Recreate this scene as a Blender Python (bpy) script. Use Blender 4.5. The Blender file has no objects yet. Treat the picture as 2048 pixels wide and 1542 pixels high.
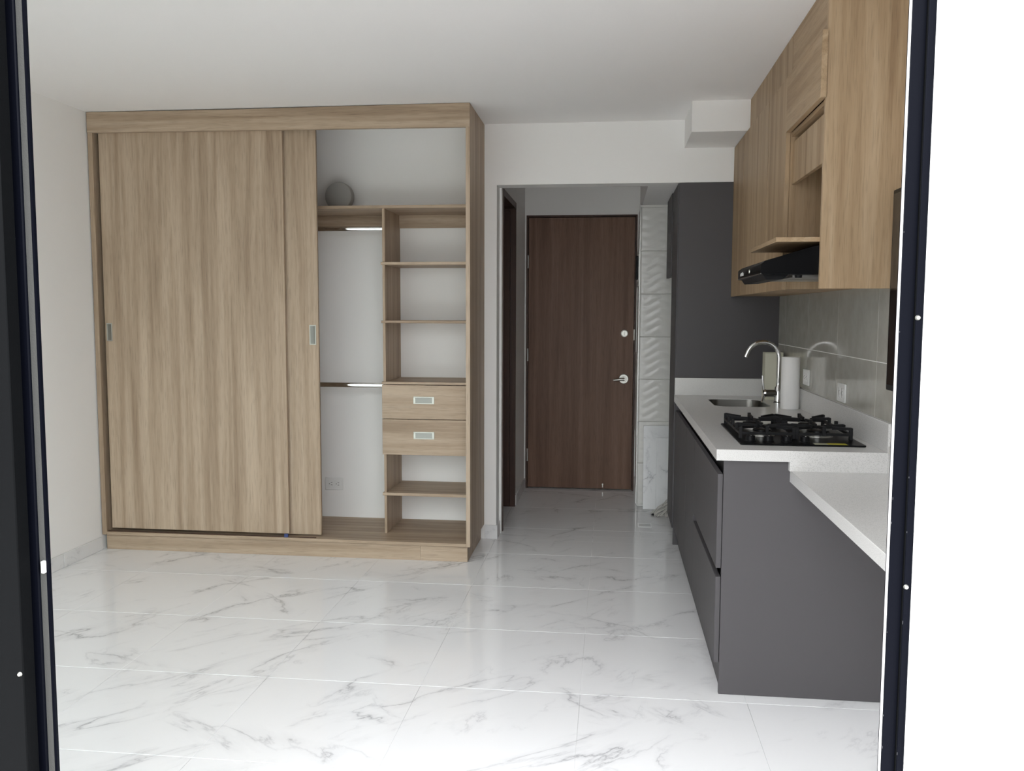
import bpy, bmesh, math, random
from mathutils import Vector, Matrix
random.seed(7)
S = bpy.context.scene
C = S.collection
PI = math.pi

# ------------------------------------------------------------------ camera
F_PX, YAW, PITCH, ROLL, CAM_H = 1708.09, 0.1143, -0.0849, 0.0036, 1.4006
fw = Vector((-math.sin(YAW)*math.cos(PITCH), math.cos(YAW)*math.cos(PITCH), math.sin(PITCH)))
r0 = Vector((math.cos(YAW), math.sin(YAW), 0)); u0 = r0.cross(fw)
rt = r0*math.cos(ROLL)+u0*math.sin(ROLL); up = -r0*math.sin(ROLL)+u0*math.cos(ROLL)
cd = bpy.data.cameras.new('camera'); cam = bpy.data.objects.new('camera', cd); C.objects.link(cam)
cd.sensor_fit = 'HORIZONTAL'; cd.sensor_width = 36; cd.lens = F_PX/2048*36; cd.clip_start = .02; cd.clip_end = 400
M = Matrix.Identity(4)
for i in range(3):
    M[i][0] = rt[i]; M[i][1] = up[i]; M[i][2] = -fw[i]
M.translation = (0, 0, CAM_H)
cam.matrix_world = M
S.camera = cam

# ------------------------------------------------------------------ sky, exposure
w = bpy.data.worlds.new('overcast_sky'); S.world = w; w.use_nodes = True
bg = w.node_tree.nodes['Background']
bg.inputs['Color'].default_value = (0.95, 0.975, 1.0, 1)
# standard overcast luminance: (1 + 2 sin elevation) / 3 of the zenith
_nt = w.node_tree; _tc = _nt.nodes.new('ShaderNodeTexCoord'); _sx = _nt.nodes.new('ShaderNodeSeparateXYZ')
_mx = _nt.nodes.new('ShaderNodeMath'); _mx.operation = 'MAXIMUM'; _mx.inputs[1].default_value = 0
_ma = _nt.nodes.new('ShaderNodeMath'); _ma.operation = 'MULTIPLY_ADD'; _ma.inputs[1].default_value = 2*.62; _ma.inputs[2].default_value = .62
_nt.links.new(_tc.outputs['Generated'], _sx.inputs[0]); _nt.links.new(_sx.outputs['Z'], _mx.inputs[0]); _nt.links.new(_mx.outputs[0], _ma.inputs[0]); _nt.links.new(_ma.outputs[0], bg.inputs['Strength'])
S.view_settings.view_transform = 'Standard'; S.view_settings.look = 'None'
S.view_settings.gamma = 1; S.view_settings.use_curve_mapping = False
S.view_settings.exposure = 2.36
S.cycles.max_bounces = 10; S.cycles.diffuse_bounces = 7; S.cycles.glossy_bounces = 4
S.cycles.transparent_max_bounces = 8

# ------------------------------------------------------------------ materials
def new_mat(name):
    m = bpy.data.materials.new(name); m.use_nodes = True
    nt = m.node_tree; return m, nt, nt.nodes['Principled BSDF']
def N(nt, t, **kw):
    n = nt.nodes.new(t)
    for k, v in kw.items():
        if k in n.inputs: n.inputs[k].default_value = v
        else: setattr(n, k, v)
    return n
def ramp(nt, stops):
    n = nt.nodes.new('ShaderNodeValToRGB'); e = n.color_ramp.elements
    while len(e) < len(stops): e.new(.5)
    for i, (p, c) in enumerate(stops):
        e[i].position = p; e[i].color = (*c, 1) if len(c) == 3 else c
    return n
def coords(nt, scale, rand=True):
    tc = N(nt, 'ShaderNodeTexCoord'); mp = N(nt, 'ShaderNodeMapping'); mp.inputs['Scale'].default_value = scale
    if rand:
        oi = N(nt, 'ShaderNodeObjectInfo'); mu = N(nt, 'ShaderNodeVectorMath', operation='SCALE')
        cb = N(nt, 'ShaderNodeCombineXYZ', X=17.3, Y=9.1, Z=23.7)
        nt.links.new(cb.outputs[0], mu.inputs[0]); nt.links.new(oi.outputs['Random'], mu.inputs['Scale'])
        ad = N(nt, 'ShaderNodeVectorMath', operation='ADD')
        nt.links.new(tc.outputs['Object'], ad.inputs[0]); nt.links.new(mu.outputs[0], ad.inputs[1])
        nt.links.new(ad.outputs[0], mp.inputs[0])
    else:
        nt.links.new(tc.outputs['Object'], mp.inputs[0])
    return mp.outputs[0]
def plain(name, col, rough=.5, metal=0, spec=.5, bump=0, bscale=200, var=0):
    m, nt, b = new_mat(name)
    b.inputs['Base Color'].default_value = (*col, 1); b.inputs['Roughness'].default_value = rough
    b.inputs['Metallic'].default_value = metal; b.inputs['Specular IOR Level'].default_value = spec
    v = coords(nt, (1, 1, 1))
    if var:
        n = N(nt, 'ShaderNodeTexNoise', Scale=bscale*.1, Detail=4)
        nt.links.new(v, n.inputs['Vector'])
        r = ramp(nt, [(.3, tuple(c*(1-var) for c in col)), (.7, tuple(min(1, c*(1+var)) for c in col))])
        nt.links.new(n.outputs['Fac'], r.inputs[0]); nt.links.new(r.outputs[0], b.inputs['Base Color'])
    if bump:
        n = N(nt, 'ShaderNodeTexNoise', Scale=bscale, Detail=3)
        nt.links.new(v, n.inputs['Vector'])
        bp = N(nt, 'ShaderNodeBump', Strength=bump, Distance=.002)
        nt.links.new(n.outputs['Fac'], bp.inputs['Height']); nt.links.new(bp.outputs[0], b.inputs['Normal'])
    return m
def wood(name, dark, mid, light, axis, rough=.5, pore=.20, broad=5.0):
    m, nt, b = new_mat(name)
    k = .035
    sc = [1, 1, 1]; sc['XYZ'.index(axis)] = k
    v = coords(nt, sc)
    n1 = N(nt, 'ShaderNodeTexNoise', Scale=broad*3, Detail=5, Roughness=.55, Distortion=.6)
    n2 = N(nt, 'ShaderNodeTexNoise', Scale=60, Detail=4, Roughness=.6)
    sc2 = [1, 1, 1]; sc2['XYZ'.index(axis)] = .045
    v2 = coords(nt, sc2)
    n3 = N(nt, 'ShaderNodeTexNoise', Scale=260, Detail=2)
    nt.links.new(v, n1.inputs['Vector']); nt.links.new(v, n2.inputs['Vector']); nt.links.new(v2, n3.inputs['Vector'])
    a = N(nt, 'ShaderNodeMath', operation='MULTIPLY_ADD'); a.inputs[1].default_value = .72
    nt.links.new(n1.outputs['Fac'], a.inputs[0])
    a2 = N(nt, 'ShaderNodeMath', operation='MULTIPLY'); a2.inputs[1].default_value = .28
    nt.links.new(n2.outputs['Fac'], a2.inputs[0]); nt.links.new(a2.outputs[0], a.inputs[2])
    r = ramp(nt, [(.36, dark), (.5, mid), (.64, light)])
    nt.links.new(a.outputs[0], r.inputs[0])
    pr = ramp(nt, [(.30, (1-pore, 1-pore, 1-pore)), (.48, (1, 1, 1))])
    nt.links.new(n3.outputs['Fac'], pr.inputs[0])
    mx = N(nt, 'ShaderNodeMix', data_type='RGBA', blend_type='MULTIPLY'); mx.inputs['Factor'].default_value = 1
    nt.links.new(r.outputs[0], mx.inputs[6]); nt.links.new(pr.outputs[0], mx.inputs[7])
    nt.links.new(mx.outputs[2], b.inputs['Base Color'])
    b.inputs['Roughness'].default_value = rough; b.inputs['Specular IOR Level'].default_value = .35
    bp = N(nt, 'ShaderNodeBump', Strength=.12, Distance=.001)
    nt.links.new(n3.outputs['Fac'], bp.inputs['Height']); nt.links.new(bp.outputs[0], b.inputs['Normal'])
    return m
def marble(name, base=(.85, .85, .86), vein=(.26, .26, .28), rough=.09, scale=1.0, world=False):
    m, nt, b = new_mat(name)
    v = N(nt, 'ShaderNodeNewGeometry').outputs['Position'] if world else coords(nt, (1, 1, 1))
    tot = None
    for ang, st, sc_, wd_, amp, lo, hi, ms in ((-40, (.55, 1.4), 1.9, .008, .74, .49, .64, 3.0), (-58, (.6, 1.2), 3.4, .009, .48, .52, .68, 3.6), (28, (.55, 1.3), 1.6, .007, .60, .54, .67, 2.6)):
        rot = N(nt, 'ShaderNodeMapping'); rot.inputs['Rotation'].default_value = (0, 0, math.radians(ang)); rot.inputs['Location'].default_value = (ang*.37, ang*.11, 0)
        nt.links.new(v, rot.inputs[0])
        rt_ = rot; rot = N(nt, 'ShaderNodeMapping'); rot.inputs['Scale'].default_value = (st[0]*scale, st[1]*scale, scale); nt.links.new(rt_.outputs[0], rot.inputs[0])
        nz = N(nt, 'ShaderNodeTexNoise', Scale=sc_, Detail=8, Roughness=.56, Distortion=.35)
        nt.links.new(rot.outputs[0], nz.inputs['Vector'])
        d = N(nt, 'ShaderNodeMath', operation='SUBTRACT'); d.inputs[1].default_value = .5
        nt.links.new(nz.outputs['Fac'], d.inputs[0])
        ab = N(nt, 'ShaderNodeMath', operation='ABSOLUTE'); nt.links.new(d.outputs[0], ab.inputs[0])
        thin = ramp(nt, [(0, (amp,)*3), (wd_*.45, (amp*.55,)*3), (wd_*1.6, (amp*.18,)*3), (.05, (0, 0, 0))]); nt.links.new(ab.outputs[0], thin.inputs[0])
        msk = N(nt, 'ShaderNodeTexNoise', Scale=ms, Detail=3); nt.links.new(rot.outputs[0], msk.inputs['Vector'])
        mr = ramp(nt, [(lo, (0, 0, 0)), (hi, (1, 1, 1))]); nt.links.new(msk.outputs['Fac'], mr.inputs[0])
        vm = N(nt, 'ShaderNodeMath', operation='MULTIPLY'); nt.links.new(thin.outputs[0], vm.inputs[0]); nt.links.new(mr.outputs[0], vm.inputs[1])
        if tot is None: tot = vm
        else:
            ad = N(nt, 'ShaderNodeMath', operation='MAXIMUM'); nt.links.new(tot.outputs[0], ad.inputs[0]); nt.links.new(vm.outputs[0], ad.inputs[1]); tot = ad
    ad = tot
    mx = N(nt, 'ShaderNodeMix', data_type='RGBA'); mx.inputs[6].default_value = (*base, 1); mx.inputs[7].default_value = (*vein, 1)
    nt.links.new(ad.outputs[0], mx.inputs[0]); nt.links.new(mx.outputs[2], b.inputs['Base Color'])
    b.inputs['Roughness'].default_value = rough; b.inputs['Specular IOR Level'].default_value = .5
    return m
def speckle(name, base, spk, rough, scale=420):
    m, nt, b = new_mat(name)
    v = coords(nt, (1, 1, 1)); n = N(nt, 'ShaderNodeTexNoise', Scale=scale, Detail=2); nt.links.new(v, n.inputs['Vector'])
    r = ramp(nt, [(.36, spk), (.48, base)]); nt.links.new(n.outputs['Fac'], r.inputs[0]); nt.links.new(r.outputs[0], b.inputs['Base Color'])
    b.inputs['Roughness'].default_value = rough
    return m
def glass_mat(name):
    m = bpy.data.materials.new(name); m.use_nodes = True; nt = m.node_tree; nt.nodes.clear()
    o = N(nt, 'ShaderNodeOutputMaterial'); mix = N(nt, 'ShaderNodeMixShader'); t = N(nt, 'ShaderNodeBsdfTransparent')
    t.inputs[0].default_value = (.93, .95, .94, 1); g = N(nt, 'ShaderNodeBsdfGlossy'); g.inputs['Roughness'].default_value = .01
    fr = N(nt, 'ShaderNodeFresnel', IOR=1.45)
    nt.links.new(fr.outputs[0], mix.inputs[0]); nt.links.new(t.outputs[0], mix.inputs[1]); nt.links.new(g.outputs[0], mix.inputs[2]); nt.links.new(mix.outputs[0], o.inputs[0])
    return m

OAK = ((.30, .217, .148), (.41, .312, .222), (.49, .385, .285))
m_oak_z = wood('taupe_oak_vertical', *OAK, 'Z'); m_oak_x = wood('taupe_oak_horizontal', *OAK, 'X'); m_oak_y = wood('taupe_oak_depth', *OAK, 'Y')
KOK = ((.285, .188, .106), (.385, .27, .16), (.46, .34, .218))
k_oak_z = wood('kitchen_oak_vertical', *KOK, 'Z'); k_oak_y = wood('kitchen_oak_depth', *KOK, 'Y'); k_oak_x = wood('kitchen_oak_across', *KOK, 'X')
WAL = ((.13, .068, .043), (.185, .102, .066), (.225, .13, .088))
m_walnut = wood('walnut_door', *WAL, 'Z', rough=.5, broad=4.0); 
m_walnut_d = wood('dark_walnut_frame', (.045, .02, .014), (.062, .029, .02), (.08, .04, .028), 'Z', rough=.45)
m_wall = plain('white_paint', (.85, .84, .825), .75, bump=.05, bscale=120)
m_ceil = plain('white_ceiling_paint', (.85, .835, .825), .85, bump=.04, bscale=90)
m_ext = plain('white_outside_plaster', (.86, .86, .85), .8, bump=.2, bscale=60)
m_marble = marble('marble_porcelain', world=True); m_marble_b = marble('marble_porcelain_small', (.76, .76, .76), scale=1.6)
m_grout = plain('white_grout', (.84, .84, .83), .7)
m_grey = plain('charcoal_laminate', (.090, .085, .089), .5, spec=.18, bump=.05, bscale=500)
m_grey_d = plain('dark_cabinet_gap', (.012, .012, .013), .5)
m_quartz = speckle('white_quartz', (.66, .65, .635), (.52, .515, .50), .25)
m_tile = plain('grey_stone_tile', (.40, .385, .345), .10, var=.08, bscale=160)
m_tilegrout = plain('pale_tile_grout', (.78, .77, .74), .6)
m_wave = plain('white_wave_ceramic', (.70, .685, .65), .16)
m_steel = plain('brushed_steel', (.42, .42, .40), .32, 1)
m_bowl = plain('dull_sink_steel', (.17, .165, .15), .34, 1)
m_chrome = plain('chrome', (.85, .85, .85), .08, 1)
m_satin = plain('satin_nickel', (.50, .50, .46), .38, 1)
m_black = plain('black_enamel', (.004, .004, .0045), .3, spec=.10)
m_iron = plain('cast_iron', (.010, .010, .011), .5, spec=.25, bump=.1, bscale=600)
m_blackp = plain('black_plastic', (.006, .006, .007), .4, spec=.15)
m_screen = plain('black_screen', (.006, .006, .007), .06)
m_white = plain('white_plastic', (.78, .78, .765), .35)
m_paper = plain('white_paper_towel', (.84, .83, .82), .9, bump=.3, bscale=300)
m_cream = plain('cream_carton', (.66, .64, .52), .6)
m_yellow = plain('yellow_sticker', (.42, .37, .03), .5); m_stick = plain('pale_sticker', (.42, .42, .30), .5)
m_navy = plain('navy_black_aluminium', (.0022, .0027, .0055), .5, spec=.05, bump=.08, bscale=700)
m_char = plain('charcoal_aluminium', (.0030, .0033, .0038), .55, spec=.05, bump=.1, bscale=700)
m_dish = plain('dull_dish_metal', (.27, .27, .25), .45, 1)
m_alu = plain('grey_brush_seal', (.055, .055, .052), .6, bump=.3, bscale=400)
m_alu2 = plain('bare_scratched_aluminium', (.12, .12, .13), .6)
m_pvc = plain('white_edge_strip', (.85, .85, .85), .4)
m_blue = plain('blue_plastic', (.03, .05, .17), .4)
m_lamp = plain('grey_lamp_diffuser', (.30, .29, .275), .5)
m_string = plain('grey_cotton_string', (.50, .48, .45), .9)
m_balc = plain('pale_balcony_tile', (.62, .61, .59), .5, var=.05)
m_ground = plain('grey_earth_ground', (.19, .18, .165), .9, var=.2, bscale=5)
m_glass = glass_mat('clear_glass')
m_logo = plain('silver_print', (.75, .75, .75), .3)

# ------------------------------------------------------------------ builders
class B:
    def __init__(s): s.bm = bmesh.new()
    def box(s, x0, x1, y0, y1, z0, z1, bev=0, seg=1):
        g = bmesh.ops.create_cube(s.bm, size=1)
        for v in g['verts']:
            v.co = Vector(((x0+x1)/2+v.co.x*(x1-x0), (y0+y1)/2+v.co.y*(y1-y0), (z0+z1)/2+v.co.z*(z1-z0)))
        if bev:
            es = list({e for v in g['verts'] for e in v.link_edges})
            bmesh.ops.bevel(s.bm, geom=es, offset=bev, segments=seg, affect='EDGES', profile=.6)
        return s
    def cyl(s, p0, p1, r0, r1=None, n=20):
        p0, p1 = Vector(p0), Vector(p1); r1 = r0 if r1 is None else r1
        d = p1-p0; q = d.to_track_quat('Z', 'Y').to_matrix()
        ra = []; rb = []
        for i in range(n):
            a = 2*PI*i/n; c = Vector((math.cos(a), math.sin(a), 0))
            ra.append(s.bm.verts.new(p0+q@(c*r0))); rb.append(s.bm.verts.new(p1+q@(c*r1)))
        for i in range(n):
            j = (i+1) % n; f = s.bm.faces.new((ra[i], ra[j], rb[j], rb[i])); f.smooth = True
        s.bm.faces.new(ra[::-1]); s.bm.faces.new(rb)
        return s
    def tube(s, pts, r, n=12):
        pts = [Vector(p) for p in pts]; rings = []
        for i, p in enumerate(pts):
            t = (pts[min(i+1, len(pts)-1)]-pts[max(i-1, 0)]).normalized()
            q = t.to_track_quat('Z', 'Y').to_matrix() if i == 0 else q0
            if i:
                rot = t0.rotation_difference(t).to_matrix(); q = rot@q0
            q0, t0 = q, t
            rr = r[i] if isinstance(r, (list, tuple)) else r
            rings.append([s.bm.verts.new(p+q@Vector((math.cos(2*PI*k/n)*rr, math.sin(2*PI*k/n)*rr, 0))) for k in range(n)])
        for a, b in zip(rings, rings[1:]):
            for k in range(n):
                f = s.bm.faces.new((a[k], a[(k+1) % n], b[(k+1) % n], b[k])); f.smooth = True
        s.bm.faces.new(rings[0][::-1]); s.bm.faces.new(rings[-1])
        return s
    def lathe(s, c, prof, n=32, axis='Z'):
        ax = {'Z': Matrix.Identity(3), 'Y': Matrix.Rotation(PI/2, 3, 'X'), 'X': Matrix.Rotation(PI/2, 3, 'Y')}[axis]
        c = Vector(c); rings = []
        for r, h in prof:
            rings.append([s.bm.verts.new(c+ax@Vector((r*math.cos(2*PI*k/n), r*math.sin(2*PI*k/n), h))) for k in range(n)] if r > 1e-6 else [s.bm.verts.new(c+ax@Vector((0, 0, h)))])
        for a, b in zip(rings, rings[1:]):
            for k in range(n):
                j = (k+1) % n
                if len(a) == 1 and len(b) == 1: continue
                if len(a) == 1: f = s.bm.faces.new((a[0], b[j], b[k]))
                elif len(b) == 1: f = s.bm.faces.new((a[k], a[j], b[0]))
                else: f = s.bm.faces.new((a[k], a[j], b[j], b[k]))
                f.smooth = True
        return s
    def prism(s, poly, axis, a, b, bev=0):
        # poly in the two other axes (order XY, XZ or YZ)
        def P(u, v, t): return {'Z': (u, v, t), 'Y': (u, t, v), 'X': (t, u, v)}[axis]
        va = [s.bm.verts.new(P(u, v, a)) for u, v in poly]; vb = [s.bm.verts.new(P(u, v, b)) for u, v in poly]
        n = len(poly); fs = [s.bm.faces.new(va), s.bm.faces.new(vb)]
        for i in range(n): fs.append(s.bm.faces.new((va[i], va[(i+1) % n], vb[(i+1) % n], vb[i])))
        bmesh.ops.recalc_face_normals(s.bm, faces=fs)
        if bev:
            bmesh.ops.bevel(s.bm, geom=list({e for f in fs for e in f.edges}), offset=bev, segments=1, affect='EDGES')
        return s

BASE = {}
def obj(name, b, mat, parent=None, base=None, kind=None, label=None):
    off = Vector(base) if base is not None else (BASE[parent.name] if parent is not None else Vector((0, 0, 0)))
    bm = b.bm
    bmesh.ops.translate(bm, verts=bm.verts, vec=-off)
    bmesh.ops.recalc_face_normals(bm, faces=bm.faces)
    me = bpy.data.meshes.new(name); bm.to_mesh(me); bm.free(); me.materials.append(mat)
    me.set_sharp_from_angle(angle=.62)
    o = bpy.data.objects.new(name, me); C.objects.link(o)
    if parent is not None: o.parent = parent
    else: o.location = off
    BASE[o.name] = off
    if kind: o['kind'] = kind
    if label: o['label'] = label
    return o
def thing(name, label, cat, base, group=None, kind=None):
    o = bpy.data.objects.new(name, None); C.objects.link(o); o.location = base; o.empty_display_size = .1
    BASE[o.name] = Vector(base)
    if kind: o['kind'] = kind
    else: o['label'] = label; o['category'] = cat
    if group: o['group'] = group
    return o
def tag(o, label, cat, group=None):
    o['label'] = label; o['category'] = cat
    if group: o['group'] = group
    return o
def struct(name, b, mat): return obj(name, b, mat, kind='structure')
def rrect(x0, x1, y0, y1, r, n=6):
    pts = []
    for cx, cy, a0 in ((x1-r, y1-r, 0), (x0+r, y1-r, PI/2), (x0+r, y0+r, PI), (x1-r, y0+r, 1.5*PI)):
        for i in range(n+1):
            a = a0+PI/2*i/n; pts.append((cx+r*math.cos(a), cy+r*math.sin(a)))
    return pts

# key dimensions (metres; x right, y into the flat, z up; camera stands over x=0, y=0)
XL, XR, YF, YW, H = -2.965, .99, 1.47, 5.167, 2.523
ZH, YD, XH = 2.165, 6.736, -.675

# ------------------------------------------------------------------ room shell
struct('wall_left', B().box(XL-.15, XL, YF, YW+.13, 0, H), m_wall)
struct('wall_right', B().box(XR, XR+.15, YF+.08, YD+.2, 0, H), m_wall)
wb = B().box(XL, -.689, YW, YW+.13, 0, H); wb.box(-.689, XR, YW, YW+.13, ZH, H)
struct('wall_back', wb, m_wall)
struct('ceiling', B().box(XL-.15, XR+.15, YF, YD+.2, H, H+.15), m_ceil)
struct('trim_1', B().box(.415, XR, 4.715, YW, 2.362, H), m_wall)               # boxed beam over the kitchen
struct('trim_2', B().box(.215, XR, YW+.13, YD, ZH, H), m_ceil)                   # dropped soffit in the entrance
# outside wall, to the right of and above the sliding door opening
wf = B().box(.4955, 3.2, 1.4285, YF+.08, 0, 3.0); wf.box(XL-.15, .4955, 1.4285, YF+.08, 2.32, 3.0)
wf.box(-5, XL, 1.4285, YF+.08, 0, 3.0)
struct('wall_front', wf, m_ext)
# entrance: left wall with the bathroom doorway, end wall with the recess of the entry door
wh = B().box(XH-.12, XH, YW+.13, 5.36, 0, H); wh.box(XH-.12, XH, 6.075, YD, 0, H); wh.box(XH-.12, XH, 5.36, 6.075, 2.15, H)
struct('wall_hall', wh, m_wall)
we = B().box(-2.2, XR, YD+.06, YD+.2, 0, H); we.box(XH-.12, -.664, YD, YD+.06, 0, H); we.box(.198, XR, YD, YD+.06, 0, H); we.box(-.664, .198, YD, YD+.06, 2.160, H)
we.box(-2.2, XH-.12, YD, YD+.06, 0, H)
struct('wall_entry', we, m_wall)
struct('wall_bathroom', B().box(-2.32, -2.2, YW+.13, YD+.2, 0, H), m_wall)
# wall clad in white wave tiles beside the entry door
wt = struct('wall_tiled', B().box(.205, XR, 6.205, YD, 0, ZH), m_wall)
tm = bmesh.new(); nx, nz = 36, 60; tw, th = .597, .3042; grid = []
for j in range(nz+1):
    row = []
    for i in range(nx+1):
        x, z = tw*i/nx, th*j/nz
        edge = min(1, min(x, tw-x, z, th-z)/.02)
        ph = 1.1*(2/PI)*math.asin(math.sin(2*PI*x/.19)) + .5*math.sin(2*PI*x/.31+1)
        h = .0008+.0019*abs(math.sin(PI*z/.0608+ph))*max(0, edge)
        row.append(tm.verts.new((x, -h, z)))
    grid.append(row)
for j in range(nz):
    for i in range(nx):
        f = tm.faces.new((grid[j][i], grid[j][i+1], grid[j+1][i+1], grid[j+1][i])); f.smooth = True
bmesh.ops.recalc_face_normals(tm, faces=tm.faces)
if sum(f.normal.y for f in tm.faces) > 0: bmesh.ops.reverse_faces(tm, faces=tm.faces)
ext = bmesh.ops.extrude_face_region(tm, geom=[f for f in tm.faces])
for v in [g for g in ext['geom'] if isinstance(g, bmesh.types.BMVert)]: v.co.y = .009
bmesh.ops.recalc_face_normals(tm, faces=tm.faces)
wave_me = bpy.data.meshes.new('wall_tile'); tm.to_mesh(wave_me); tm.free(); wave_me.materials.append(m_wave)
for k in range(7):
    z = .318-.305+.305*k
    o = bpy.data.objects.new('wall_tile', wave_me); C.objects.link(o); o.parent = wt; o.location = (.203, 6.195, z)
obj('wall_tile', B().box(.203, .80, 6.196, 6.205, .013+.305*7, ZH-.001), m_wave, wt)
obj('corner_strip', B().box(.198, .204, 6.19, 6.215, .02, ZH), m_steel, wt, label='thin metal corner strip')
# rough plaster beside the door frame
pl = B()
for z0, z1, x in ((.0, .12, .2), (.5, 1.1, .199), (1.6, 1.64, .2), (1.83, 1.87, .2)):
    pl.box(.1985, .2049, 6.30, 6.72, z0, z1)
obj('plaster_edge', pl, m_pvc, wt)

# floor: screed in grout colour, polished marble-look tiles as pieces
fl = struct('floor', B().box(XL-.15, XR+.15, YF-.06, YD+.2, -.12, -.0025), m_grout)
GX, GY, T, J, JX = -.0928, 2.4516, .6, .0032, .0008
full_me = None
def floor_tile(x0, x1, y0, y1):
    global full_me
    full = abs(x1-x0-T+JX) < 1e-4 and abs(y1-y0-T+J) < 1e-4
    if full and full_me:
        o = bpy.data.objects.new('floor_tile', full_me); C.objects.link(o); o.parent = fl; o.location = (x0, y0, 0); return
    b = B().box(x0, x1, y0, y1, -.009, 0, .0004)
    o = obj('floor_tile', b, m_marble, fl, base=(x0, y0, 0)); o.location = (x0, y0, 0)
    if full: full_me = o.data
def tile_area(ax0, ax1, ay0, ay1):
    for i in range(-6, 4):
        for j in range(-3, 9):
            x0, x1 = max(ax0, GX+T*i+JX/2), min(ax1, GX+T*(i+1)-JX/2); y0, y1 = max(ay0, GY+T*j+J/2), min(ay1, GY+T*(j+1)-J/2)
            if x1-x0 > .01 and y1-y0 > .01: floor_tile(x0, x1, y0, y1)
tile_area(XL, XR, YF-.05, YW)
tile_area(-.689, XR, YW, YW+.13)
tile_area(XH, .205, YW+.13, YD); tile_area(.205, XR, YW+.13, 6.195)
tile_area(-2.2, XH, YW+.13, YD)
# skirting tiles
def skirting(name, pieces):
    t = thing(name, '', '', (pieces[0][0], pieces[0][2], 0), kind='structure')
    for p in pieces: obj('skirting_tile', B().box(*p, .001), m_marble_b, t)
jy = [YF+.02, 1.87, 2.47, 3.07, 3.67, 4.27, 4.630]
skirting('baseboard_left', [(XL, XL+.009, a+.0015, b-.0015, .0005, .078) for a, b in zip(jy, jy[1:])])
skirting('baseboard_back', [(-.764+.005, -.681, YW-.009, YW, .0005, .087), (-.689, -.680, YW+.0005, YW+.129, .0005, .087)])
skirting('baseboard_hall', [(XH, XH+.009, 6.10, YD, .0005, .078)])

# ------------------------------------------------------------------ doors
d1 = thing('door_1', '', '', (-.23, YD, 0), kind='structure')
obj('door_leaf', B().box(-.6455, .1805, YD+.008, YD+.046, .008, 2.142, .0015), m_walnut, d1)
fr = B().box(-.663, -.648, YD-.004, YD+.06, 0, 2.159); fr.box(.183, .197, YD-.004, YD+.06, 0, 2.159); fr.box(-.648, .183, YD-.004, YD+.06, 2.145, 2.159)
obj('door_frame', fr, m_walnut_d, d1, label='dark brown door frame')
lh = obj('lever_handle', B().lathe((.108, YD+.008, .887), [(0, -.004), (.038, -.004), (.038, .007), (.035, .010), (.022, .010), (.021, .006), (0, .006)], 28, 'Y'), m_satin, d1, label='satin lever handle on a round rose')
# lathe on Y: profile height runs along -y/+y; add stem and lever
lv = B().cyl((.108, YD+.006, .887), (.108, YD-.05, .887), .010); lv.tube([(.112, YD-.048, .887), (.085, YD-.050, .886), (.05, YD-.049, .882), (.028, YD-.047, .880)], [.012, .011, .0095, .008])
obj('lever', lv, m_satin, lh)
db = B().lathe((.109, YD+.008, 1.243), [(0, -.003), (.029, -.003), (.029, .004), (.026, .008), (0, .008)], 24, 'Y'); db.cyl((.109, YD+.01, 1.243), (.109, YD-.016, 1.243), .025, .022, 24); db.box(.106, .112, YD-.021, YD-.014, 1.230, 1.256, .001)
obj('deadbolt', db, m_satin, d1, label='round pale deadbolt knob')
obj('strike_plate', B().box(.1815, .186, YD-.0055, YD+.01, 1.19, 1.275), m_satin, d1)
for z in (.22, 1.02, 1.75): obj('hinge', B().cyl((-.6475, YD-.006, z), (-.6475, YD-.006, z+.1), .006, n=10), m_steel, d1)
ds = B().cyl((-.046, YD+.01, .045), (-.046, YD-.006, .045), .006, n=12); ds.box(-.049, -.043, YD+.002, YD+.01, .02, .045)
obj('door_catch', ds, m_satin, d1, label='small brass floor catch')
d2 = thing('door_2', '', '', (XH, 6.05, 0), kind='structure')
obj('door_leaf', B().box(-1.36, XH-.035, 6.035, 6.07, .012, 2.115, .0015), m_walnut_d, d2, label='dark brown bathroom door standing open')
fr = B().box(XH-.124, XH+.004, 6.060, 6.082, 0, 2.172); fr.box(XH-.124, XH+.004, 5.352, 5.375, 0, 2.172); fr.box(XH-.124, XH+.004, 5.375, 6.060, 2.13, 2.172)
obj('door_frame', fr, m_walnut_d, d2)

# sliding balcony door in the foreground: leaf parked left, jamb at right
d3 = thing('door_3', '', '', (-.3, YF, 0), kind='structure')
s = 1.40/1.45
obj('door_stile', B().box(-1.160, -1.09*s, 1.392, 1.425, .03, 2.31, .002), m_char, d3, label='charcoal stile of the fixed glass leaf')
obj('door_stile', B().box(-1.160, -1.047, 1.437, 1.449, .03, 2.31, .002), m_navy, d3, label='navy black stile of the open leaf')
es = B().box(-1.0465, -1.0345, 1.442, 1.449, .03, 2.31); obj('brush_seal', es, m_alu, d3, label='grey seal strip with a white clip')
obj('seal_edge', B().box(-1.0345, -1.0295, 1.442, 1.449, .03, 2.31), m_navy, d3)
obj('clip', B().box(-1.040, -1.0335, 1.434, 1.442, .917, .940, .001), m_white, d3)
for y0, x1 in ((1.405, -1.155), (1.452, -1.155)): obj('glass_pane', B().box(XL+.04, x1, y0, y0+.006, .05, 2.30), m_glass, d3)
for y0, m in ((1.392, m_char), (1.437, m_navy)):
    obj('rail', B().box(XL+.002, -1.160, y0, y0+.034, .03, .09), m, d3); obj('rail', B().box(XL+.002, -1.160, y0, y0+.034, 2.25, 2.31), m, d3)
    obj('door_stile', B().box(XL+.002, XL+.06, y0, y0+.034, .09, 2.25), m, d3)
jb = B().box(.4620, .485, 1.440, 1.451, 0, 2.32, .001); jb.box(.484, .4955, 1.432, 1.53, 0, 2.32, .001)
obj('jamb', jb, m_navy, d3, label='navy black right jamb with scuffs')
obj('jamb_ridge', B().box(.4828, .4842, 1.4335, 1.440, 0, 2.32), m_char, d3)
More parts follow.
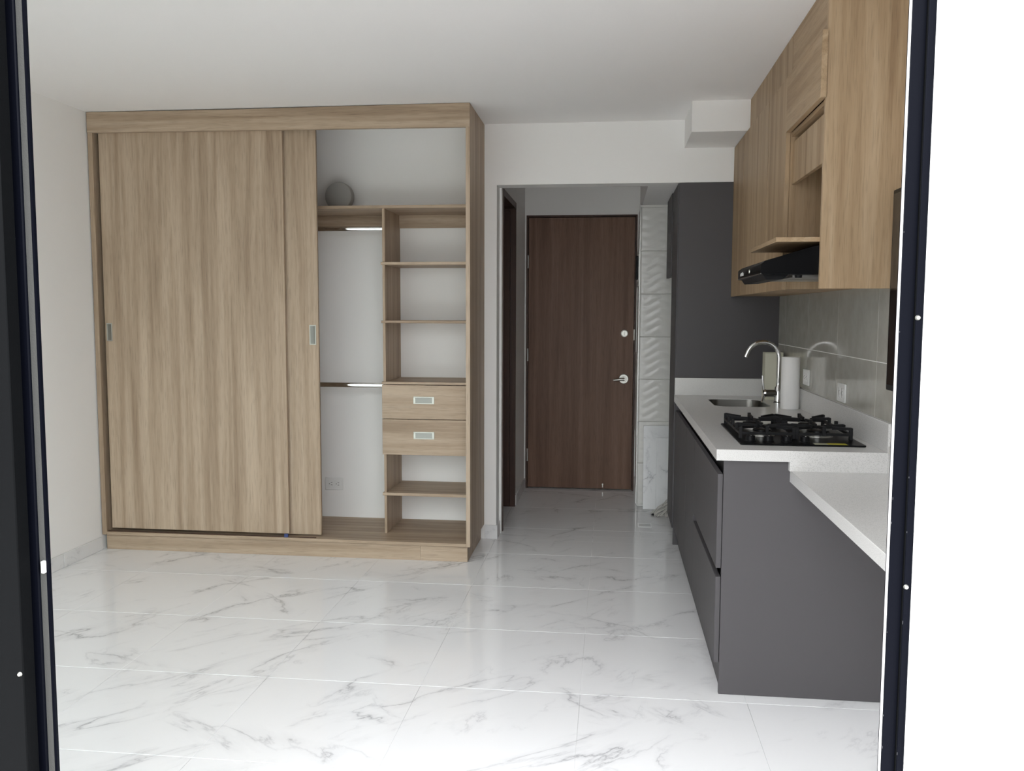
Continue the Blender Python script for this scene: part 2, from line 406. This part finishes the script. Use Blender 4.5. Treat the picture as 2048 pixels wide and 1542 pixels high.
obj('edge_strip', B().box(.4594, .4620, 1.443, 1.448, 0, 2.32), m_pvc, d3, label='white edge strip of the jamb')
obj('head_rail', B().box(XL, .4955, 1.43, 1.53, 2.31, 2.33), m_navy, d3)
obj('track', B().box(XL, .4955, 1.385, 1.53, -.01, .018), m_char, d3)
def screw(x, y, z, r=.0042):
    b = B().lathe((x, y, z), [(r*1.1, .001), (r, -.0012), (r*.5, -.0022), (0, -.0024)], 14, 'Y'); obj('screw', b, m_satin, d3)
for p in ((.4872, 1.4325, 1.395), (.4872, 1.4325, .955), (-1.097*s, 1.392, .742)):
    b = B().cyl((p[0], p[1], p[2]), (p[0], p[1]-.003, p[2]), .0045, .003, 14); b.box(p[0]-.003, p[0]+.003, p[1]-.0034, p[1]-.0026, p[2]-.0005, p[2]+.0005)
    obj('screw', b, m_satin, d3)
sc = B()
for i in range(16):
    z = .55+random.random()*1.0; x = random.choice((.4625, .484, .495))+random.uniform(-.0004, .0008); l = random.uniform(.0015, .006)
    yy = 1.4396 if x < .48 else 1.4318
    sc.box(x, x+.0003, yy, yy+.001, z, z+l)
obj('paint_scuffs', sc, m_alu2, d3, kind='stuff')

# balcony and ground outside
struct('balcony_floor', B().box(-5, 3.2, -1.6, 1.405, -.14, -.02), m_balc)
struct('ground', B().box(-120, 120, -160, 60, -6.2, -6.0), m_ground)

# ------------------------------------------------------------------ wardrobe
W0 = (-1.86, 4.9, 0)
wd = thing('wardrobe', 'large taupe oak wardrobe with two sliding doors and open shelves on the right', 'wardrobe', W0)
xa, xb, yc = -2.958, -.764, 4.632
obj('side_panel', B().box(xa, xa+.028, yc, YW-.001, .0905, 2.412, .001), m_oak_z, wd)
obj('side_panel', B().box(xb-.024, xb, yc, YW-.001, .0905, 2.5205, .001), m_oak_z, wd)
obj('side_skirt', B().box(xb-.039, xb-.019, yc+.022, YW-.0095, .0005, .0905), m_oak_x, wd)
obj('fascia', B().prism([(xa, 2.407), (-.781, 2.395), (-.765, 2.395), (-.765, 2.5215), (-1.55, 2.5190), (-2.05, 2.5165), (-2.45, 2.518), (xa, 2.5205)], 'Y', yc-.004, yc+.020, .001), m_oak_x, wd)
obj('bottom_board', B().box(xa+.028, xb-.024, yc+.001, YW-.001, .0905, .109, .001), m_oak_x, wd)
obj('plinth', B().box(xa+.015, -1.0535, yc+.020, yc+.036, .0005, .0900), m_oak_x, wd); obj('plinth', B().box(-1.0525, -.786, yc+.020, yc+.036, .0005, .0900), m_oak_x, wd)
def cup_handle(b_x0, b_x1, y, z0, z1, parent, vertical, mat=m_satin, label='recessed satin metal pull'):
    # rim, a dark recess behind it and a curved finger dish
    rim = B(); t = .006; y0 = y-.0025
    rim.box(b_x0, b_x1, y0, y+.001, z1-t, z1, .0008); rim.box(b_x0, b_x1, y0, y+.001, z0, z0+t, .0008)
    if vertical: rim.box(b_x0, b_x0+t, y0, y+.001, z0+t, z1-t, .0008); rim.box(b_x1-t, b_x1, y0, y+.001, z0+t, z1-t, .0008)
    else: rim.box(b_x0, b_x0+.013, y0, y+.001, z0+t, z1-t, .0008); rim.box(b_x1-.013, b_x1, y0, y+.001, z0+t, z1-t, .0008)
    h = obj('recessed_handle', rim, mat, parent, label=label)
    dish = B(); n = 8
    if vertical:
        pts = [(b_x0+t+(b_x1-b_x0-2*t)*i/n, y-.0008+.0006*math.sin(PI*i/n)-.0016*i/n) for i in range(n+1)]
        dish.prism(pts+[(b_x1-t, y+.0006), (b_x0+t, y+.0006)], 'Z', z0+t, z1-t)
    else:
        pts = [(y-.0004-.002*i/n+.0004*math.sin(PI*i/n), z1-t-(z1-z0-2*t)*i/n) for i in range(n+1)]
        dish.prism(pts+[(y+.0006, z0+t), (y+.0006, z1-t)], 'X', b_x0+.013, b_x1-.013)
    obj('finger_dish', dish, m_dish, h)
    return h
y1 = yc+.020
dA = obj('sliding_door', B().box(-2.906, -1.823, y1, y1+.018, .128, 2.41, .001), m_oak_z, wd)
cup_handle(-2.897, -2.862, y1, 1.229, 1.333, dA, True)
y2 = yc+.052
dB = obj('sliding_door', B().box(-2.02, -1.641, y2, y2+.018, .119, 2.43, .001), m_oak_z, wd)
cup_handle(-1.694, -1.655, y2, 1.216, 1.328, dB, True)
obj('top_track', B().box(xa+.03, xb-.025, yc+.021, yc+.085, 2.44, 2.46), m_alu, wd)
obj('floor_track', B().box(xa+.03, -1.66, yc+.012, yc+.016, .109, .1135), m_walnut_d, wd)
obj('door_guide', B().box(-1.848, -1.826, yc+.006, yc+.0195, .109, .130, .001), m_blue, wd, label='small dark blue plastic stop')
yi = 4.80
def shelf(x0, z0, z1, y0=yi): return obj('shelf', B().box(x0, xb-.024, y0, YW-.001, z0, z1, .0012), m_oak_x, wd)
shelf(-2.93, 1.989, 2.0065, yi)
obj('divider', B().box(-1.301, -1.2855, yi+.008, YW-.001, .109, 1.989, .001), m_oak_z, wd)
obj('divider', B().box(-2.30, -2.284, yi+.008, YW-.001, .109, 1.989, .001), m_oak_z, wd)
for z0, z1 in ((1.671, 1.6875), (1.339, 1.354), (.987, 1.002), (.335, .352)): shelf(-1.3085, z0, z1, yi)
obj('back_rail', B().box(-2.284, -1.301, YW-.017, YW-.001, 1.912, 1.989), m_oak_x, wd); obj('back_rail', B().box(-1.2855, xb-.024, YW-.017, YW-.001, 1.912, 1.989), m_oak_x, wd)
for z0, z1 in ((.7875, .9835), (.5775, .7845)):
    d = obj('drawer', B().box(-1.3065, -.7925, yi-.004, yi+.012, z0, z1, .001), m_oak_x, wd)
    obj('drawer_box', B().box(-1.2835, -.80, yi+.012, 5.12, z0+.012, z1-.02), m_white, d)
    zc = (z0+z1)/2; cup_handle(-1.122, -1.000, yi-.004, zc-.010, zc+.033, d, False)
for z in (1.886, .960):
    b = B(); pts = [(.0075*math.cos(2*PI*i/20), .0145*math.sin(2*PI*i/20)) for i in range(20)]
    b.prism([(4.96+u, z+.006+v) for u, v in pts], 'X', -2.284, -1.301)
    rod = obj('clothes_rod', b, m_chrome, wd, label='chrome oval hanging rod')
    for f in rod.data.polygons: f.use_smooth = True
    for x0 in (-1.306, -2.284): obj('rod_socket', B().box(x0 if x0 > -2 else x0, x0+.005, 4.945, 4.975, z-.012, z+.024, .001), m_chrome, rod)

lamp = obj('round_lamp', B().lathe((-1.626, 5.04, 2.007+.0845), [(0, -.05), (.080, -.048), (.0845, -.035), (.0845, .006), (.081, .016), (.070, .022), (.045, .026), (0, .028)], 40, 'Y'), m_lamp, base=(-1.626, 5.04, 2.007))
tag(lamp, 'round grey domed lamp cover standing on the top shelf inside the wardrobe', 'lamp')

# ------------------------------------------------------------------ sockets
def socket_faces(b, cu, cv, put):
    for dv in (-.0045, .0045): put(b, cu+.004, cv+dv, .007, .0022)
    put(b, cu-.006, cv, .004, .004)
po = thing('power_outlet', 'white double power outlet low on the wall inside the open wardrobe', 'outlet', (-1.7205, YW, .319))
obj('cover_plate', B().box(-1.780, -1.661, YW-.006, YW-.0003, .281, .360, .002), m_white, po)
for cx in (-1.742, -1.698):
    f = obj('socket', B().box(cx-.017, cx+.017, YW-.0085, YW-.006, .300, .341, .002), m_white, po)
    b = B()
    for dz in (-.007, .007): b.box(cx+.000, cx+.010, YW-.0088, YW-.0084, .3205+dz-.0012, .3205+dz+.0012)
    b.box(cx-.011, cx-.006, YW-.0088, YW-.0084, .3183, .3228)
    obj('slots', b, m_grey_d, f)
def wall_outlet(y0, y1, z0, z1, label):
    X = XR-.0095
    t = thing('power_outlet', label, 'outlet', (X, (y0+y1)/2, (z0+z1)/2), group='outlets on the kitchen backsplash')
    obj('cover_plate', B().box(X-.009, X-.0003, y0, y1, z0, z1, .002), m_white, t)
    for k in (0, 1):
        yc_ = y0+(y1-y0)*(.30+.40*k); f = obj('socket', B().box(X-.0105, X-.0088, yc_-.016, yc_+.016, z0+.018, z1-.018, .002), m_white, t)
        b = B(); zc = (z0+z1)/2
        for dz in (-.007, .007): b.box(X-.0109, X-.0104, yc_-.009, yc_+.001, zc+dz-.0012, zc+dz+.0012)
        b.box(X-.0109, X-.0104, yc_+.006, yc_+.011, zc-.002, zc+.002); obj('slots', b, m_grey_d, f)
wall_outlet(3.675, 3.795, 1.030, 1.108, 'white wall outlet on the grey backsplash behind the hob')
wall_outlet(4.335, 4.455, 1.046, 1.124, 'white wall outlet on the backsplash beside the paper towel roll')

# ------------------------------------------------------------------ kitchen: backsplash tiles (pieces of the right wall)
sp = thing('backsplash', 'grey glossy stone tile backsplash between countertop and wall cabinets', 'backsplash', (XR, 4.0, 1.02))
obj('grout_bed', B().box(XR-.0088, XR-.0005, 2.17, 5.163, 1.019, 1.508), m_tilegrout, sp)
ys = [5.163, 4.975, 4.412, 3.850, 3.288, 2.726, 2.164]
for y_b, y_a in zip(ys, ys[1:]):
    for z0, z1 in ((1.020, 1.2232), (1.2268, 1.508)):
        obj('tile', B().box(XR-.010, XR-.003, y_a+.0016, y_b-.0016, z0, z1, .0006), m_tile, sp)

# ------------------------------------------------------------------ base units, charcoal
FX0, FX1 = .394, .412       # fronts
def front(name, y0, y1_, z0, z1, parent): return obj(name, B().box(FX0, FX1, y0, y1_, z0, z1, .0008), m_grey, parent)
bd = thing('base_cabinet', 'charcoal drawer cabinet with two deep drawers under the gas hob', 'cabinet', (.7, 3.6, 0), 'charcoal kitchen base units')
obj('end_panel', B().box(.4135, XR-.001, 3.1145, 3.132, .0005, .8755, .0008), m_grey, bd)
obj('carcass', B().box(.430, XR-.001, 3.132, 3.978, .11, .80), m_grey_d, bd)
obj('gola_channel', B().box(.425, .430, 3.132, 3.978, .80, .8755), m_grey_d, bd); obj('channel', B().box(.424, .430, 3.132, 3.978, .44, .475), m_grey_d, bd)
obj('plinth', B().box(.4235, .440, 3.132, 3.978, .0005, .11), m_grey, bd)
for z0, z1 in ((.118, .441), (.474, .822)):
    d = front('drawer', 3.121, 3.977, z0, z1, bd)
    obj('drawer_rail', B().box(.4125, .4295, 3.134, 3.16, z0+.03, z0+.07), m_steel, d)
for y0, y1_, lb in ((3.980, 4.409, 'narrow charcoal base cabinet with one door right behind the drawers'), (4.411, 5.160, 'charcoal base cabinet under the sink beside the tall unit')):
    c = thing('base_cabinet', lb, 'cabinet', (.7, (y0+y1_)/2, 0), 'charcoal kitchen base units')
    obj('carcass', B().box(.430, XR-.001, y0, y1_, .11, .70), m_grey_d, c)
    obj('gola_channel', B().box(.425, .430, y0, y1_, .70, .8755), m_grey_d, c)
    obj('plinth', B().box(.4235, .440, y0, y1_, .0005, .11), m_grey, c)
    if y0 < 4.2: front('door', y0+.001, y1_-.001, .118, .822, c)
    else:
        front('door', y0+.001, (y0+y1_)/2-.001, .118, .822, c); front('door', (y0+y1_)/2+.001, y1_-.001, .118, .822, c)

# tall unit and the cupboard over the laundry space
tu = thing('tall_cabinet', 'tall charcoal pantry cabinet from floor to ceiling beyond the sink', 'cabinet', (.69, 5.4, 0))
obj('end_panel', B().box(.3925, XR-.001, 5.1655, 5.183, .0005, 2.1635, .0008), m_grey, tu)
obj('carcass', B().box(.405, XR-.001, 5.183, 5.60, .10, 2.1635), m_grey, tu)
obj('plinth', B().box(.423, .44, 5.183, 5.60, .0005, .10), m_grey, tu)
obj('door', B().box(.386, .4045, 5.185, 5.599, .10, 2.1625, .0008), m_grey, tu)
lc = thing('laundry_cupboard', 'charcoal hanging cupboard high on the wall behind the tall pantry cabinet', 'cabinet', (.69, 5.82, 1.64))
obj('carcass', B().box(.400, XR-.001, 5.602, 6.04, 1.645, 2.1635), m_grey, lc)
obj('door', B().box(.380, .3985, 5.604, 6.04, 1.640, 2.1625, .0008), m_grey, lc)

# ------------------------------------------------------------------ countertop
ct = thing('countertop', 'white quartz countertop with raised lip along backsplash and tall cabinet', 'countertop', (.69, 4.1, .876))
def slab_with_hole(outer, holes, z0, z1):
    b = B(); loops = []
    for lp in [outer]+holes:
        vs = [b.bm.verts.new((x, y, z1)) for x, y in lp]; loops += [b.bm.edges.new((vs[i], vs[(i+1) % len(vs)])) for i in range(len(vs))]
    bmesh.ops.triangle_fill(b.bm, use_beauty=True, edges=loops)
    g = bmesh.ops.extrude_face_region(b.bm, geom=list(b.bm.faces))
    for v in [e for e in g['geom'] if isinstance(e, bmesh.types.BMVert)]: v.co.z = z0
    return b
hole = rrect(.5525, .8455, 4.5445, 4.9555, .07)
obj('worktop', slab_with_hole([(.384, 3.0925), (XR-.001, 3.0925), (XR-.001, 5.1640), (.384, 5.1640)], [hole], .876, .916), m_quartz, ct)
obj('backsplash_lip', B().box(.970, XR-.0005, 3.0925, 5.1450, .9161, 1.0185, .001), m_quartz, ct)
obj('backsplash_lip', B().box(.386, XR-.0005, 5.1455, 5.1640, .9161, 1.0185, .001), m_quartz, ct)
bs = thing('breakfast_slab', 'lower white quartz desk slab along the right wall in the foreground', 'countertop', (.82, 2.5, .80))
obj('slab', B().box(.645, XR-.001, 1.72, 3.1140, .8005, .8425, .0012), m_quartz, bs)
obj('apron', B().box(.639, XR-.001, 3.0900, 3.0922, .8428, .9158).box(.639, XR-.001, 3.0922, 3.1140, .8428, .8755), m_quartz, bs)
obj('slab_lip', B().box(.972, XR-.0005, 1.72, 3.0915, .8428, .94, .001), m_quartz, bs)

# ------------------------------------------------------------------ sink, faucet
sk = thing('sink', 'steel undermount sink bowl set in the white countertop', 'sink', (.70, 4.75, .70))
b = B(); n = 7; o_l = rrect(.553, .845, 4.545, 4.955, .07); rings = []
for k, (ins, z) in enumerate(((.0005, .9130), (.0035, .9130), (.006, .89), (.012, .80), (.03, .725), (.07, .716))):
    rings.append([b.bm.verts.new((x, y, z)) for x, y in rrect(.553+ins, .845-ins, 4.545+ins, 4.955-ins, max(.02, .07-ins*.5))])
for a, c in zip(rings, rings[1:]):
    for i in range(len(a)):
        f = b.bm.faces.new((a[i], a[(i+1) % len(a)], c[(i+1) % len(a)], c[i])); f.smooth = True
b.bm.faces.new(rings[-1])
obj('bowl', b, m_bowl, sk)
obj('drain', B().lathe((.70, 4.75, .7165), [(.042, 0), (.038, .003), (.02, .001), (0, .002)], 24), m_chrome, sk)
FX, FY, FZ = .908, 4.745, .916
fa = thing('faucet', 'chrome gooseneck kitchen faucet arching over the sink', 'faucet', (FX, FY, FZ))
R_ = .087
pts = [(FX, FY, FZ+.02), (FX, FY, FZ+.12), (FX, FY, FZ+.245)]
for i in range(1, 15):
    a = PI*.90*i/14; pts.append((FX-R_+R_*math.cos(a), FY, FZ+.245+R_*math.sin(a)))
pts.append((pts[-1][0]-.008, FY, pts[-1][2]-.022))
obj('spout', B().tube(pts, [.0115]*3+[.0112]*(len(pts)-3), 16), m_chrome, fa)
obj('body', B().lathe((FX, FY, FZ), [(.026, 0), (.026, .006), (.021, .010), (.019, .085), (.013, .095), (.012, .11)], 24), m_chrome, fa)
vb = B().cyl((FX-.012, FY, FZ+.055), (FX-.070, FY, FZ+.055), .019, .019, 20)
va = obj('valve', vb, m_bowl, fa)
lvb = B().cyl((FX-.068, FY, FZ+.055), (FX-.078, FY, FZ+.055), .022, .020, 20); lvb.tube([(FX-.075, FY-.002, FZ+.055), (FX-.083, FY-.01, FZ+.10), (FX-.088, FY-.015, FZ+.152)], [.007, .0055, .004], 10)
lvb.tube([(FX-.073, FY-.004, FZ+.055), (FX-.082, FY-.012, FZ+.02), (FX-.088, FY-.018, FZ+.004)], [.008, .007, .006], 10)
obj('lever', lvb, m_chrome, va)

# ------------------------------------------------------------------ things on the counter
pt = thing('paper_towel_roll', 'white paper towel roll standing between faucet and backsplash', 'paper towel', (.918, 4.49, .916))
obj('paper', B().lathe((.918, 4.49, .9165), [(.018, 0), (.045, 0), (.0462, .003), (.0462, .262), (.045, .265), (.018, .265), (.018, 0)], 40), m_paper, pt)
obj('core', B().lathe((.918, 4.49, .9165), [(.0176, .002), (.0178, .264), (.015, .264), (.015, .002), (.0176, .002)], 24), m_cream, pt)
cb = thing('carton', 'tall cream carton behind the faucet and paper towel roll', 'box', (.917, 4.975, .916))
obj('box', B().box(.868, .966, 4.93, 5.02, .9165, 1.180, .002), m_cream, cb)
obj('lid_flap', B().box(.868, .966, 4.929, 5.021, 1.1805, 1.1835), m_cream, cb)

# gas hob
HB = (.71, 3.5, .916)
hb = thing('gas_hob', 'black four burner gas hob with cast iron grates on the white countertop', 'hob', HB)
b = B().prism(rrect(.484, .934, 3.206, 3.795, .012, 4), 'Z', .9165, .9225, .0015); obj('plate', b, m_black, hb)
knob_x = (.528, .594, .660, .726)
for x in knob_x:
    k = obj('knob', B().lathe((x, 3.262, .9225), [(.021, 0), (.021, .003), (.0175, .005), (.016, .022), (.013, .024), (0, .024)], 22), m_blackp, hb)
    obj('knob_mark', B().box(x-.001, x+.001, 3.2465, 3.262, .9462, .9470), m_logo, k)
obj('energy_sticker', B().box(.752, .822, 3.213, 3.246, .9226, .9231), m_stick, hb, label='pale sticker on the front edge')
obj('energy_sticker', B().box(.800, .868, 3.213, 3.248, .9228, .9234), m_yellow, hb, label='yellow energy sticker on the front edge')
for (x, y, r) in ((.60, 3.44, .034), (.815, 3.44, .040), (.60, 3.66, .040), (.815, 3.66, .028)):
    br = obj('burner', B().lathe((x, y, .9225), [(r+.016, 0), (r+.014, .004), (r, .006), (r-.002, .016), (r-.006, .0165), (0, .0165)], 32), m_steel, hb, label='steel burner ring')
    obj('burner_cap', B().lathe((x, y, .939), [(r-.003, 0), (r+.002, .002), (r+.001, .007), (r-.006, .009), (0, .0095)], 32), m_black, br)
def bar(b, p, q, wd_=.008, ht=.010):
    p, q = Vector(p), Vector(q); d = (q-p).normalized(); sd = Vector((-d.y, d.x, 0)).normalized()*wd_/2 if abs(d.z) < .9 else Vector((wd_/2, 0, 0))
    un = sd.cross(d).normalized()*ht/2
    vs = []
    for c in (p, q): vs.append([b.bm.verts.new(c+a*sd+e*un) for a, e in ((1, 1), (-1, 1), (-1, -1), (1, -1))])
    b.bm.faces.new(vs[0]); b.bm.faces.new(vs[1][::-1])
    for i in range(4): b.bm.faces.new((vs[0][i], vs[1][i], vs[1][(i+1) % 4], vs[0][(i+1) % 4]))
for gx0, gx1 in ((.502, .700), (.712, .910)):
    b = B(); zt = .966
    cxm = (gx0+gx1)/2
    for p, q in (((gx0, 3.335), (gx1, 3.335)), ((gx0, 3.765), (gx1, 3.765)), ((gx0, 3.335), (gx0, 3.765)), ((gx1, 3.335), (gx1, 3.765))): bar(b, (*p, .944), (*q, .944), .011, .010)
    bar(b, (gx0, 3.55, .944), (gx1, 3.55, .944), .010, .010)
    for x in (gx0, gx1):
        for y in (3.335, 3.44, 3.55, 3.66, 3.765):
            b.box(x-.0065, x+.0065, y-.0065, y+.0065, .923 if y in (3.335, 3.765) else .938, zt+.004, .0015)
    for yb in (3.44, 3.66):
        for x, sgn in ((gx0, 1), (gx1, -1)):
            bar(b, (x, yb, zt), (cxm-sgn*.022, yb, zt-.004), .008, .011)
        for y_e, sg in ((yb-.105, 1), (yb+.105, -1)):
            b.box(cxm-.0065, cxm+.0065, y_e-.0065, y_e+.0065, .938, zt+.008, .0015)
            bar(b, (cxm, y_e, zt), (cxm, yb-sg*.022, zt-.004), .008, .011)
    for x, sgn in ((gx0, 1), (gx1, -1)):
        for y_c, sg in ((3.335, 1), (3.765, -1)): bar(b, (x, y_c, zt), (x+sgn*.055, y_c+sg*.05, zt-.004), .008, .011)
    obj('grate', b, m_iron, hb)

# ------------------------------------------------------------------ wall cabinets
DX0, DX1, CX = .700, .7175, .718
ZT = 2.357
wc = thing('wall_cabinet', 'oak hood cabinet with lift-up door and open niche beside the television', 'cabinet', (.85, 3.38, 1.49), 'oak kitchen wall cabinets')
obj('side_panel', B().box(.717, XR-.0005, 3.080, 3.098, 1.4885, H-.001, .0008), k_oak_z, wc)
obj('top_filler', B().box(.718, .735, 3.098, 3.648, ZT-.01, H-.001), k_oak_y, wc)
obj('lift_door', B().box(DX0-.003, DX1-.001, 3.068, 3.645, 2.133, ZT, .001), k_oak_y, wc)
obj('cabinet_floor', B().box(.722, XR-.0005, 3.098, 3.648, 2.118, 2.134), k_oak_y, wc)
obj('inner_board', B().box(.728, .745, 3.098, 3.648, 1.926, 2.095, .0008), k_oak_z, wc)
obj('back_board', B().box(XR-.018, XR-.0005, 3.098, 3.648, 1.668, 2.118), k_oak_z, wc)
obj('shelf', B().box(.570, XR-.0005, 3.0985, 3.6475, 1.651, 1.667, .0008), k_oak_y, wc)
obj('lower_back_board', B().box(XR-.018, XR-.0105, 3.098, 3.648, 1.512, 1.650), k_oak_y, wc)
obj('cleat', B().box(XR-.036, XR-.018, 3.098, 3.648, 1.515, 1.545), k_oak_y, wc)
units = ((3.650, 4.050, 'narrow oak wall cabinet directly beyond the cooker hood'), (4.052, 4.778, 'wide oak wall cabinet in the middle of the far row'), (4.780, 5.160, 'oak wall cabinet at the far end against the dark tall unit'))
for y0, y1_, lb in units:
    c = thing('wall_cabinet', lb, 'cabinet', (.85, (y0+y1_)/2, 1.5), 'oak kitchen wall cabinets')
    ztop = H-.001
    if y0 < 4.1 and y1_ < 4.71: poly = [(y0, 1.502), (y1_, 1.502), (y1_, ztop), (y0, ztop)]
    elif y0 > 4.715: poly = [(y0, 1.502), (y1_, 1.502), (y1_, 2.360), (y0, 2.360)]
    else: poly = [(y0, 1.502), (y1_, 1.502), (y1_, 2.360), (4.713, 2.360), (4.713, ztop), (y0, ztop)]
    obj('carcass', B().prism(poly, 'X', CX, XR-.0005), k_oak_z, c)
    obj('door', B().box(DX0, DX1, y0+.001, y1_-.001, 1.4995, ZT, .0012), k_oak_z, c)

# cooker hood
hd = thing('cooker_hood', 'black slim cooker hood under the open oak niche above the hob', 'hood', (.75, 3.38, 1.54))
obj('body', B().prism([(.522, 1.538), (XR-.037, 1.538), (XR-.037, 1.644), (.80, 1.648), (.70, 1.636), (.535, 1.586), (.522, 1.574)], 'Y', 3.100, 3.646, .002), m_black, hd)
obj('visor', B().prism([(.532, 1.5375), (.62, 1.5375), (.60, 1.522), (.545, 1.520)], 'Y', 3.12, 3.62), m_blackp, hd)
for y in (3.25, 3.48): obj('filter', B().box(.64, .93, y-.10, y+.10, 1.530, 1.5377), m_steel, hd)
obj('trim_line', B().box(.5205, .523, 3.101, 3.645, 1.5395, 1.5425), m_steel, hd)
lg = B()
for i, (a, h0) in enumerate(((0, .010), (.016, .014), (.032, .010), (.048, .013), (.064, .009))): lg.box(.5205, .5222, 3.50+a, 3.513+a, 1.551, 1.551+h0)
obj('logo', lg, m_logo, hd, label='small silver lettering')
obj('hood_button', B().cyl((.5235, 3.35, 1.560), (.5185, 3.35, 1.560), .008, .007, 14), m_satin, hd)
obj('hood_lamp', B().cyl((.66, 3.15, 1.538), (.66, 3.15, 1.528), .014, .012, 16), m_blackp, hd)

# television on the right wall
tv = thing('television', 'black flat television mounted on the right wall near the balcony door', 'television', (.96, 2.45, 1.147))
obj('bezel', B().box(.930, .962, 1.87, 3.015, 1.145, 1.812, .006, 2), m_blackp, tv)
obj('screen', B().box(.9285, .9300, 1.885, 3.000, 1.165, 1.797), m_screen, tv)
obj('wall_bracket', B().box(.962, XR-.0005, 2.3, 2.6, 1.515, 1.7), m_grey_d, tv)

# ------------------------------------------------------------------ entrance clutter
def leaning_tile(x0, x1, yb, zl, lean, label):
    t = B().box(x0, x1, 0, .009, 0, zl, .0008); rot = Matrix.Rotation(-lean, 4, 'X')
    bmesh.ops.transform(t.bm, matrix=Matrix.Translation((0, yb, .0015))@rot, verts=t.bm.verts)
    o = obj('spare_tile', t, m_marble_b, base=((x0+x1)/2, yb, 0)); tag(o, label, 'tile', 'spare tiles leaning in the entrance')
leaning_tile(.247, .60, 6.095, .600, .125, 'taller spare marble tile leaning on the wave-tiled wall by the entry door')
leaning_tile(.337, .69, 6.065, .515, .125, 'shorter veined spare tile leaning in front of the taller one')
mp = thing('mop', 'grey string mop head on the floor beside the leaning tiles', 'mop', (.43, 5.94, 0))
b = B()
for i in range(64):
    a = random.uniform(PI*.72, PI*1.42); L = random.uniform(.07, .15); h = random.uniform(.01, .12); cv = random.uniform(-.9, .9)
    p0 = Vector((.452+random.uniform(-.02, .02), 5.935+random.uniform(-.02, .02), h)); pts = []
    for k in range(7):
        t = k/6; aa = a+cv*t
        pts.append((p0.x+math.cos(aa)*L*t, p0.y+math.sin(aa)*L*t*.8, max(.0055, p0.z*(1-t**1.6)+.010*t*math.sin(7*t+i))))
    b.tube(pts, random.uniform(.0035, .0055), 6)
obj('strings', b, m_string, mp, kind='stuff')
obj('ferrule', B().cyl((.452, 5.935, .09), (.458, 5.935, .19), .022, .016, 14), m_blackp, mp); obj('tie', B().box(  .300, .318, 5.915, 5.945, .0, .012, .003), m_blackp, mp)
obj('handle', B().cyl((.458, 5.935, .19), (.60, 5.94, 1.35), .011, .011, 12), m_white, mp)
fd = thing('floor_drain', 'small square floor drain with a metal rim in the entrance floor', 'drain', (.243, 5.622, 0))
b = B()
for p in ((.198, .288, 5.575, 5.582), (.198, .288, 5.663, 5.670), (.198, .205, 5.582, 5.663), (.281, .288, 5.582, 5.663)): b.box(*p, .0002, .0035, .0006)
obj('rim', b, m_pvc, fd); obj('cover', B().box(.205, .281, 5.582, 5.663, .0002, .0018), m_marble_b, fd)
ic = thing('intercom', 'small black box on the narrow white wall between entry door and wave tiles', 'intercom', (.2, 6.45, 1.735))
obj('body', B().box(.180, .1975, 6.39, 6.52, 1.65, 1.82, .003), m_blackp, ic); obj('back_plate', B().box(.1975, .2048, 6.37, 6.54, 1.60, 1.86, .001), m_white, ic)
